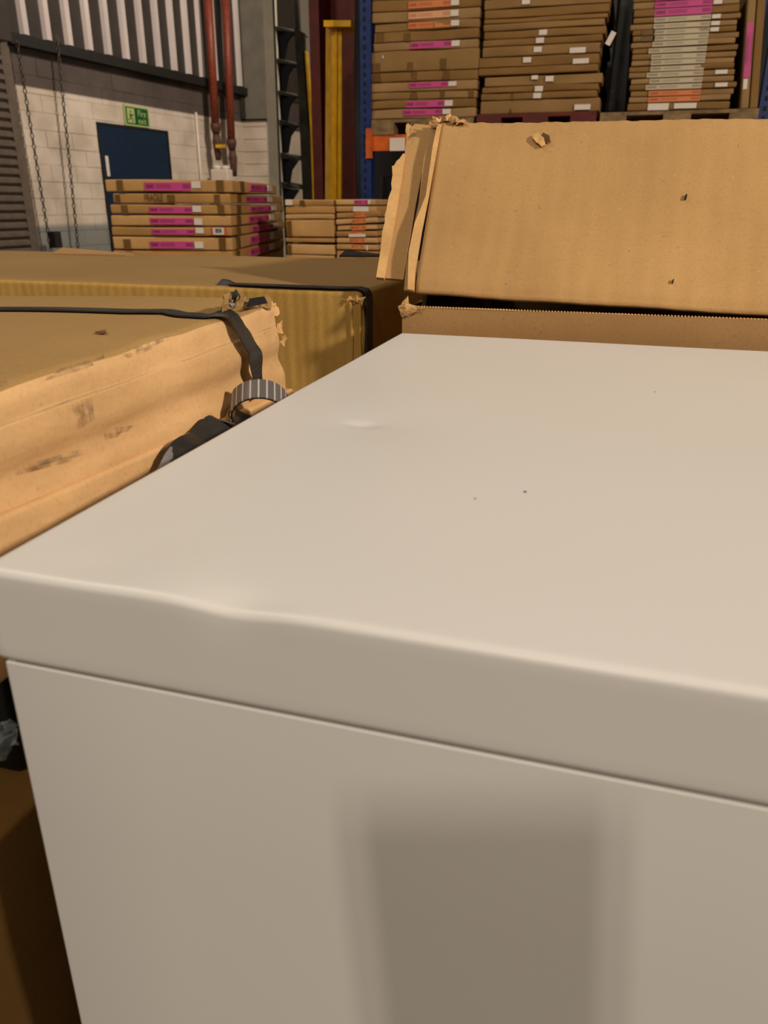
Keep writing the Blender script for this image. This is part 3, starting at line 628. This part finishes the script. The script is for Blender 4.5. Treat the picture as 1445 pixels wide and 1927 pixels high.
# ============================================================ LONG CARTON B behind the cabinet's left corner
BX0, BX1, BY0, BY1, BZ = -1.35, -.070, .68, 1.21, .8845
cb = empty('long_carton', (0, BY0, 0)); tag(cb, 'long low ochre carton with fluted front behind the strapped carton', 'carton')
def dB(p, n_):
    d_ = Vector((0, 0, 0)); yy = p.y
    if p.z > .3: d_.z += noise.noise(Vector((p.x*6, yy*5, 1)))*.0016
    if yy < .02: d_.y += noise.noise(Vector((p.x*14, 0, p.z*4)))*.0016+noise.noise(Vector((p.x*46, 3, p.z*1.5)))*.0012
    if p.x > BX1-.03: d_.x += noise.noise(Vector((p.z*22, yy*9, 4)))*.005
    return d_
rbox('body', (BX0, 0, .0), (BX1, BY1-BY0, BZ), None, cb, r=.007, n=(300, 14, 24), disp=dB, mats=[MT['cb_front'], MT['cb_topB']], facemat=lambda f: 1 if f == (2, True) else 0)
# corner post crease + torn corner
for k, (x0, x1, yo) in enumerate(((BX1-.0155, BX1-.0115, -.0028), (BX1-.0045, BX1-.001, -.0022))): rbox('corner_fold', (x0, yo, .55), (x1, .004, BZ-.013), MT['cb_front'], cb, r=.0015, n=(1, 1, 14), disp=lambda p, n_: Vector((noise.noise(Vector((p.z*40, x0*90, 0)))*.0016, noise.noise(Vector((p.z*30, 5, 0)))*.001, 0)))
for k in range(5):
    c = Vector((BX1-.013+.003*k, -.003, BZ-.006-.003*(k % 3))); crumple('torn_paper', [c+Vector((random.uniform(-.006, .006), random.uniform(-.003, .002), random.uniform(-.006, .006))) for _ in range(4)], MT['cb_edge'], cb, .003, seed=k*3)
yw = lambda v_: Vector((v_.x, v_.y-BY0, v_.z))
# strap across the top and down the front right edge
pth = [(-.245, .012, BZ+.001), (-.17, .010, BZ+.0012), (-.10, .010, BZ+.0012), (-.075, .012, BZ+.001), (BX1+.0035, .014, BZ-.008), (BX1+.004, .014, BZ-.04), (BX1+.004, .014, .6), (BX1+.004, .014, .3)]
ribbon('strap', pth, [(0, 1, 0)]*8, .022, .0012, MT['strap'], cb, 8)
prism('strap_end', [(-.262, .004, BZ+.001), (-.258, .01, BZ+.007), (-.252, .012, BZ+.006), (-.236, .008, BZ+.001)], .006, MT['strap'], cb, (0, 1, 0))
Fz = yw(atZ(100, 478, BZ)); Gz = yw(atZ(225, 481, BZ))
prism('raised_flap', [yw(atZ(97, 477, BZ+.002)), yw(atZ(236, 480, BZ+.002)), yw(atZ(236, 480, BZ+.002))+Vector((0, .03, .001)), yw(atZ(100, 477, BZ+.002))+Vector((0, .03, .010))], .004, MT['cb_tray'], cb)
prism('strap', [yw(atZ(638, 484, BZ+.002)), yw(atZ(720, 484, BZ+.002)), yw(atZ(720, 481, BZ+.002)), yw(atZ(650, 480, BZ+.002))+Vector((0, 0, .006))], .003, MT['strap'], cb, (0, 0, 1))

# ============================================================ STRAPPED CARTON A
AX0, AX1, AY0, AY1, AZ0, AZ1 = -.68, -.066, .05, .437, .752, .8985
ca = empty('strapped_carton', (AX0, AY0, AZ0)); tag(ca, 'worn orange brown carton bound with black strap, left of the white cabinet', 'carton')
off = Vector((AX0, AY0, AZ0)); aw = lambda p: Vector(p)-off
def dA(p, n_):
    q_ = p+off; d_ = Vector((0, (q_.x-AX1)*.22*(q_.y-AY0)/(AY1-AY0), 0))
    if q_.x > AX1-.02:
        f = (q_.z-AZ0)/(AZ1-AZ0)
        d_.x += .004*math.sin(f*math.pi)+noise.noise(Vector((0, q_.y*5, q_.z*22)))*.002+noise.noise(Vector((3, q_.y*16, q_.z*60)))*.0011
        d_.x -= .003*noise.noise(Vector((q_.y*20, 7, 0)))*min(1, max(0, (q_.z-AZ1+.05)/.04))
        # horizontal hollow above the sleeve
        d_.x -= .006*math.exp(-((q_.z-.848)/.010)**2)
        # bruise marks
    d_.z += .006*max(0, (q_.y-AY0)/(AY1-AY0)-.35)*min(1, max(0, (q_.z-AZ1+.1)/.1))
    if q_.z > AZ1-.02:
        d_.z += noise.noise(Vector((q_.x*8, q_.y*8, 0)))*.0016
        e = max(0, 1-(AX1-q_.x)/.05); d_.z -= e*(.003+.003*noise.noise(Vector((0, q_.y*18, 2))))
    c_ = max(0, 1-(Vector((q_.x-AX1, q_.y-AY1, q_.z-AZ1))).length/.05)
    if c_ > 0: d_ += Vector((-.003, -.002, -.002))*c_+noise.noise_vector(q_*90)*.004*c_
    return d_
W_ = (AX1-AX0, AY1-AY0, AZ1-AZ0)
rbox('body', (0, 0, 0), W_, None, ca, r=.008, n=(60, 70, 60), disp=dA, mats=[MT['cb_side'], MT['cb_top']], facemat=lambda f: 1 if f == (2, True) else 0)
# base sleeve that stands out below the hollow
def dS(p, n_): q_ = p+off; return Vector((noise.noise(Vector((0, q_.y*9, q_.z*30)))*.002, 0, -.008*(q_.y-.06)/.2 if q_.z > .8 else 0))
rbox('base_sleeve', (W_[0]-.02, -.004, .0), (W_[0]+.008, W_[1]+.004, .836-AZ0), MT['cb_side'], ca, r=.003, n=(1, 30, 14), disp=dS)
# dirt scuffs along the top edge are thin worn patches of the liner
a = NT('grey_scuff', .9); v = a.coord((1, 1, 1), rnd=True); nn = a.noise(v, 60, 5, .7); a.base(lin((128, 104, 80)))
al = a.ramp(nn, [(.45, K0), (.66, (.5, .5, .5, 1))]); a.l(al, a.b.inputs['Alpha']); MT['scuff'] = a.m
def scuff(px, dx_=0):
    pts = [atX(x, y, AX1+.0085+dx_) for x, y in px]; return prism('scuff_mark', [aw(p) for p in pts], .0003, MT['scuff'], ca, (1, 0, 0))
# strap over the top and down the side
def ontop(x, y):
    p = aw(atZ(x, y, AZ1+.002)); p.z = (AZ1-AZ0); return Vector((p.x, p.y, (AZ1-AZ0)+dA(p, Vector((0, 0, 1))).z+.0014))
TP = [ontop(x, 583+7*min(1, (x+60)/300)+(3 if x > 330 else 0)) for x in range(-60, 415, 25)]
SP = [aw(atX(432, 592, AX1+.000)), aw(atX(455, 625, AX1+.0085)), aw(atX(471, 652, AX1+.010)), aw(atX(480, 672, AX1+.0125)), aw(atX(483, 706, AX1+.0105)), aw(atX(488, 745, AX1+.011))]
ribbon('strap', TP+SP, [(.2, 1, 0)]*(len(TP)-2)+[(.1, 1, 0)]*2+[(0, 1, .05)]*3+[(.3, 1, .3)]+[(0, 1, .0)]*2, .0155, .0012, MT['strap'], ca, 4)
# torn far corner: loose plies and an open slit
for k, (cx, cy, s_) in enumerate(((440, 560, .011), (452, 570, .012), (470, 572, .010), (508, 575, .010), (520, 583, .008), (530, 615, .007), (534, 640, .007), (500, 568, .010), (426, 572, .012))):
    c = aw(atX(cx, cy, AX1-.004)); pts = [c+Vector((random.uniform(-.3, .3)*s_, math.cos(t)*s_, math.sin(t)*s_*.6)) for t in (0, 1.3, 2.5, 3.8, 5.1)]
    crumple('torn_ply', pts, (MT['strap'], MT['cb_topB'], MT['cb_topB'], MT['cb_side'], MT['cb_side'], MT['cb_edge'], MT['cb_edge'], MT['cb_topB'], MT['cb_topB'])[k], ca, .004, seed=k)
c = aw(atX(482, 568, AX1+.001)); prism('torn_slit', [c+Vector((0, -.018, -.002)), c+Vector((0, .018, -.003)), c+Vector((0, .012, .003)), c+Vector((0, -.012, .004))], .002, MT['hole'], ca, (1, 0, 0))
prism('loose_chip', [aw(atZ(179, 628, AZ1+.001)), aw(atZ(199, 628, AZ1+.001)), aw(atZ(200, 624, AZ1+.001))], .0015, MT['tape'], ca, (0, 0, 1))
# loop of woven strap tail and the loose black tails in the gap
lc = aw(atX(488, 768, -.036)); ax = (-fw*.66-up*.75+rt*.1).normalized(); e1 = (rt-ax*rt.dot(ax)).normalized(); e2 = ax.cross(e1)
if e2.z < 0: e2 = -e2
LP = [lc+e1*(.0215*math.cos(t))+e2*(.019*math.sin(t)) for t in [math.radians(-60+i*20) for i in range(17)]]
ribbon('strap_loop', LP, [ax]*17, .021, .0009, MT['woven'], ca, 3)
LI = [lc+e1*(.0203*math.cos(t))+e2*(.0178*math.sin(t)) for t in [math.radians(-60+i*20) for i in range(17)]]
ribbon('strap_loop_lining', LI, [ax]*17, .0205, .0005, MT['strap'], ca, 3)
X1 = -.045
tl_ = lambda pts, dx_=0: [aw(atX(x, y, X1+dx_)) for x, y in pts]
ribbon('strap_tail', tl_(((446, 812), (432, 806), (414, 800), (396, 818), (376, 838))), [(.9, .1, -.55)]*5, .022, .0012, MT['strap'], ca, 4)
ribbon('strap_tail', tl_(((382, 832), (362, 838), (345, 852), (330, 876)), .003), [(.9, .1, -.5)]*4, .02, .0012, MT['strap'], ca, 4)
ribbon('woven_tail', tl_(((338, 852), (328, 866), (318, 886), (308, 906)), .001), [(.8, .3, -.5)]*4, .014, .001, MT['woven'], ca, 4)
ribbon('woven_tail', tl_(((462, 806), (440, 800), (424, 794)), -.002), [(1, .2, -.3)]*3, .012, .001, MT['woven'], ca, 4)
crumple('tape_scrap', [aw(atX(x, y, AX1+.012)) for x, y in ((441, 740), (446, 756), (436, 790), (424, 788))], MT['tape'], ca, .001)

for k, px in enumerate((((110, 695), (195, 668), (196, 674), (150, 690), (100, 705)), ((150, 752), (172, 748), (178, 790), (160, 800)), ((130, 850), (190, 838), (150, 858), (60, 880), (20, 884)), ((0, 718), (70, 706), (60, 716), (0, 730)), ((250, 655), (330, 628), (330, 634), (260, 662)), ((215, 805), (250, 800), (240, 812), (220, 816)))): scuff(px)
# wrapped dark pack and lower carton under the strapped carton
pk = empty('wrapped_pack', (-.68, .08, .662)); tag(pk, 'dark pack in clear plastic wrap squeezed beneath the strapped carton', 'wrapped pack')
rbox('pack', (0, 0, .0), (.59, .30, .089), MT['blackfilm'], pk, r=.006, n=(6, 3, 1))
ww = lambda v_: v_-Vector((-.68, .08, .662))
crumple('plastic_film', [ww(atX(x, y, -.058)) for x, y in ((-14, 1410), (-12, 1375), (8, 1352), (26, 1350), (36, 1372), (20, 1392), (6, 1412))], MT['wrap'], pk, .006, .0008, 4, 5)
crumple('plastic_film', [ww(atX(x, y, -.050)) for x, y in ((-12, 1440), (-12, 1415), (10, 1392), (34, 1378), (36, 1384), (10, 1420))], MT['wrap'], pk, .005, .0008, 4, 9)
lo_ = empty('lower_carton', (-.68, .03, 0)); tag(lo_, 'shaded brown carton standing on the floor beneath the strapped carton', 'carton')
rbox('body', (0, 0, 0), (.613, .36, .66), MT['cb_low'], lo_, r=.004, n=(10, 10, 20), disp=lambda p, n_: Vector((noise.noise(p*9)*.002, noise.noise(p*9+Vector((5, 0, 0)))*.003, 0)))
rbox('tape', (.28, -.004, .02), (.33, .001, .64), MT['tape'], lo_)

# ============================================================ OPEN CARTON (TRAY) C and its LID
Yt = .632
tl, tr_ = atY(757, 577, Yt), atY(1445, 602.5, Yt)
slope = (tr_.z-tl.z)/(tr_.x-tl.x); TX1 = tl.x+.66; tz = lambda x: tl.z+slope*(x-tl.x)
tc_ = empty('open_carton', (tl.x, Yt, 0)); tag(tc_, 'open brown carton with serrated rim directly behind the white cabinet', 'carton')
N_ = 420; verts = []; faces = []
for i in range(N_+1):
    x = .66*i/N_; zz = tz(tl.x+x)+(.0007 if i % 2 else -.0007)+noise.noise(Vector((x*40, 2, 0)))*.0006; yb_ = noise.noise(Vector((x*6, 0, 0)))*.0015
    verts += [(x, yb_, 0), (x, yb_, zz-.006), (x, yb_, zz), (x, yb_+.005, zz), (x, yb_+.005, 0)]
for i in range(N_):
    b = 5*i
    for q in range(4): faces.append([b+q, b+5+q, b+6+q, b+1+q])
me = mesh('front_wall', verts, faces); me.materials.append(MT['cb_tray']); me.materials.append(MT['cb_edge'])
for i, p in enumerate(me.polygons): p.material_index = 1 if i % 4 == 2 else 0
link('front_wall', me, None, tc_)
for i in range(0, 220):
    pass
# flute tips along the rim, joined (too fine to pick apart)
bm = bmesh.new()
for i in range(200):
    x = .012+i*.0032; z = tz(tl.x+x)
    m_ = Matrix.Translation((x, .001, z+.0004)) @ Matrix.Diagonal((.0011, .0016, .0012, 1)); bmesh.ops.create_icosphere(bm, subdivisions=1, radius=1, matrix=m_)
me = bpy.data.meshes.new('flute_tips'); bm.to_mesh(me); bm.free(); tag(link('flute_tips', me, MT['cb_edge'], tc_), kind='stuff')
rbox('side_wall', (0, .005, 0), (.005, .60, tl.z-.002), MT['cb_tray'], tc_); rbox('side_wall', (.655, .005, 0), (.66, .60, tl.z+slope*.66-.002), MT['cb_tray'], tc_); rbox('rear_wall', (0, .595, 0), (.66, .60, tl.z-.01), MT['cb_tray'], tc_)
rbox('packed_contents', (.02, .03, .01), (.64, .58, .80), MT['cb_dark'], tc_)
lw = lambda v_: v_-Vector((tl.x, Yt, 0))
crumple('crushed_corner', [lw(atY(x, y, Yt-.002)) for x, y in ((751, 580), (757, 568), (766, 558), (770, 576), (790, 577), (797, 580), (775, 590), (757, 599))], MT['cb_edge'], tc_, .0022, .001, 3, 2)
crumple('crushed_corner', [lw(atY(x, y, Yt-.003)) for x, y in ((757, 597), (760, 587), (790, 580), (793, 583))], MT['cb_tray'], tc_, .0018, .001, 3, 8)

# leaning lid panel: plane through three measured points
Pbl = atY(763, 545, .64); Pbr = atY(1445, 588, .64); Ptl = atX(826, 231, Pbl.x); 
pn = (Pbr-Pbl).cross(Ptl-Pbl).normalized(); 
if pn.y > 0: pn = -pn
pd = pn.dot(Pbl)
def onL(x, y, back=0): return onplane(x, y, pn, pd-back)
ld = empty('carton_lid', Pbl); tag(ld, 'large tan cardboard lid leaning back on the open carton, left edge torn', 'carton lid'); lo2 = Pbl.copy()
ll = lambda v_: v_-lo2
ex = (Pbr-Pbl); LEN = .64/ex.x
A0, A1 = onL(781, 546), onL(831, 232); B0 = Pbl+ex*LEN; TR = onL(1445, 222); B1 = A1+(TR-A1)*((B0.x-A1.x)/(TR.x-A1.x))
nx, nz = 130, 60; verts = []; faces = []
def pnt(s, t):
    p = (A0.lerp(B0, s)).lerp(A1.lerp(B1, s), t)
    e = min(t, 1-t)
    h = noise.noise(Vector((s*9, t*1.5, 0)))*.0025+noise.noise(Vector((s*40, t*3, 3)))*.0006*(1.2-t)
    h += -.006*math.exp(-(t/.035)**2)*.6
    # crease line near the top edge
    h -= .0018*math.exp(-((t-.985)/.012)**2)
    # torn knock at upper left
    dd = ((s-.28)*LEN*ex.x/.012)**2+((t-.88)/.05)**2; h -= .0
    return p+pn*h+ (Vector((0, 0, noise.noise(Vector((s*60, 8, 0)))*.0012)) if t > .999 else Vector())
for back in (0, 1):
    for j in range(nz+1):
        for i in range(nx+1): verts.append(ll(pnt(i/nx, j/nz)-pn*.005*back))
o1 = (nx+1)*(nz+1)
for j in range(nz):
    for i in range(nx):
        a_ = j*(nx+1)+i; faces.append([a_, a_+1, a_+nx+2, a_+nx+1]); b = a_+o1; faces.append([b, b+nx+1, b+nx+2, b+1])
for i in range(nx):
    for j in (0, nz): a_ = j*(nx+1)+i; faces.append([a_, a_+o1, a_+o1+1, a_+1] if j == 0 else [a_, a_+1, a_+o1+1, a_+o1])
for j in range(nz):
    for i in (0, nx): a_ = j*(nx+1)+i; faces.append([a_, a_+nx+1, a_+nx+1+o1, a_+o1] if i == 0 else [a_, a_+o1, a_+nx+1+o1, a_+nx+1])
link('front_panel', mesh('front_panel', verts, faces), MT['cb_panel'], ld, True)
# lid roof, back and right side so that it is a real box
Tl, Tr = ll(A1), ll(B1); bk = Vector((0, .42, -.02))
prism('top_panel', [Tl+Vector((0, .004, -.004)), Tr+Vector((0, .004, -.004)), Tr+bk, Tl+bk], .005, MT['cb_tray'], ld, (0, 0, -1))
prism('rear_panel', [Tl+bk, Tr+bk, Tr+Vector((0, .42, -(B1.z-.895))), Tl+Vector((0, .42, -(A1.z-.895)))], .005, MT['cb_tray'], ld, (0, -1, 0))
sideL = [ll(A0)+Vector((.003, .01, -.035)), Tl+Vector((.003, .01, -.006)), Tl+bk+Vector((0, -.006, -.006)), ll(Vector((A0.x, A1.y+.414, .862)))]
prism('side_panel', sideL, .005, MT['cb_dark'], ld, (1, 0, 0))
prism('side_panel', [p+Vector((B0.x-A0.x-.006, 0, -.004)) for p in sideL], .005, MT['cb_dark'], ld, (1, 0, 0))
# folded left border: ridge's lit tone and crease's shaded tone put into colour, end flap with torn light edge
def poly(px, back): return [ll(onL(x, y, back)) for x, y in px]
prism('lit_ridge_fold', poly([(766.8, 544), (778.6, 546.6), (781, 507), (793, 433), (806, 368), (819, 297), (831, 233), (823, 232), (814, 276), (801, 368), (780, 420), (769, 473)], -.0025), .004, MT['cb_edge'], ld, -pn)
prism('shaded_crease_strip', poly([(760, 546), (768, 546), (770, 473), (781, 420), (802, 368), (815, 276), (825, 232), (815, 234), (811, 243), (797, 300), (788, 380), (775, 440), (764, 500)], .003), .003, MT['cb_tray'], ld, -pn)
flapback = .012
prism('end_flap', poly([(722, 523), (759, 526), (768, 470), (783, 381), (795, 320), (812, 243), (811, 236), (795, 234), (780, 233), (776, 238), (771, 234), (764, 247), (765, 262), (761.5, 289), (754, 340), (745.7, 394), (732.6, 468)], flapback), .004, MT['cb_panel'], ld, -pn)
prism('torn_flap_edge', poly([(707.6, 521.6), (722, 523), (732.6, 467.7), (745.7, 394), (754, 340), (761.5, 289), (758, 289), (752, 298), (746, 303), (741, 312), (737.5, 312), (738.5, 330), (736, 345), (737, 356), (731, 372), (727, 395), (724, 404), (724, 418), (719, 436), (716, 470)], flapback-.003), .005, MT['cb_edge'], ld, -pn)
crumple('torn_tip', poly([(764, 250), (765, 237), (769, 233), (773, 240), (770, 252), (766, 258)], flapback-.005), MT['cb_edge'], ld, .002)
for k, (x, y) in enumerate(((812, 232), (822, 226), (834, 224), (846, 225), (858, 226), (868, 229))):
    crumple('torn_ply', poly([(x-8, y+5), (x-6, y-3), (x+2, y-6), (x+9, y-1), (x+8, y+6)], -.002), MT['cb_edge'] if k % 2 else MT['cb_tray'], ld, .0045, .001, 3, k*5)
# torn surface nick and two dark punctures
crumple('torn_nick', poly([(1003, 253), (1014, 250), (1024, 262), (1026, 272), (1018, 276), (1010, 268), (1002, 262)], -.0025), MT['cb_edge'], ld, .0012, .001, 3, 4)
crumple('torn_nick', poly([(1022, 250), (1034, 256), (1037, 268), (1027, 270), (1018, 258)], -.0015), MT['cb_dark'], ld, .0015, .0008, 3, 6)
for (x, y, s_) in ((1289, 375, 5), (1265, 533, 3.6)): prism('puncture', poly([(x-s_*.5, y+s_), (x+s_*.2, y+s_*.7), (x+s_*.6, y-s_*.6), (x+s_*.2, y-s_), (x-s_*.4, y)], .002), .0048, MT['hole'], ld, pn)

# ============================================================ WHITE CABINET
CW, CD, CT = .64, .607, .85
wc = empty('white_metal_cabinet', (0, 0, 0)); tag(wc, 'dented white enamelled metal cabinet filling the foreground', 'cabinet')
dent = atZ(440, 1142, CT); dent2 = atZ(684, 797, CT); dent3 = atZ(150, 1085, CT)
def dC(p, n_):
    d_ = Vector((0, 0, 0))
    g = math.exp(-((p.x-dent.x)/.016)**2)
    if p.z > .82:
        fy = math.exp(-(max(0, p.y)/.011)**2); fz = math.exp(-((CT-p.z)/.010)**2)
        d_ += Vector((0, .0005*g*fz*(1 if p.y < .01 else 0), -.0022*g*fy))
        # soft bulge either side of the knock
        d_.z += .0005*math.exp(-((p.x-dent.x+.035)/.02)**2)*math.exp(-((p.y-.02)/.02)**2)
        r2 = ((p.x-dent2.x)/.010)**2+((p.y-dent2.y)/.006)**2
        d_.z -= .0016*math.exp(-r2)
        d_.z -= .0012*math.exp(-(((p.x-dent2.x-.01)/.035)**2+((p.y-dent2.y)/.03)**2))
        d_.z -= .0004*math.exp(-(((p.x-dent3.x)/.02)**2+((p.y-.012)/.01)**2))
        d_.z += .0006*noise.noise(Vector((p.x*5, p.y*5, 0)))
    return d_
rbox('lid', (-.0025, 0, .8090), (CW, CD, CT), MT['enamel'], wc, r=.0034, n=(190, 190, 8), disp=dC)
rbox('body', (.0015, .0007, 0), (CW-.0035, CD-.004, .8084), MT['enamel'], wc, r=.0007, n=(10, 10, 10))
rbox('seam_strip', (.006, .0018, .80), (CW-.006, CD-.008, .8110), MT['seam'], wc)
for (x, y, s_) in ((988, 926, .0007), (894, 939, .0004), (1232, 738, .0005)):
    p = atZ(x, y, CT); tube('paint_chip', [p+Vector((0, 0, -.0012)), p+Vector((0, 0, .0004))], s_, MT['greyd'], wc, seg=7)

# ============================================================ the phone that takes the picture (its shadow lies on the cabinet)
ph = empty('smartphone', CAM); ph.matrix_world = M; tag(ph, 'black smartphone held upright in front of the white cabinet', 'smartphone')
rbox('shell', (-.078, -.150, .004), (.015, .013, .013), MT['phone'], ph, r=.004, n=(4, 6, 1))
rbox('screen', (-.074, -.146, .0125), (.011, .009, .0135), MT['hole'], ph)
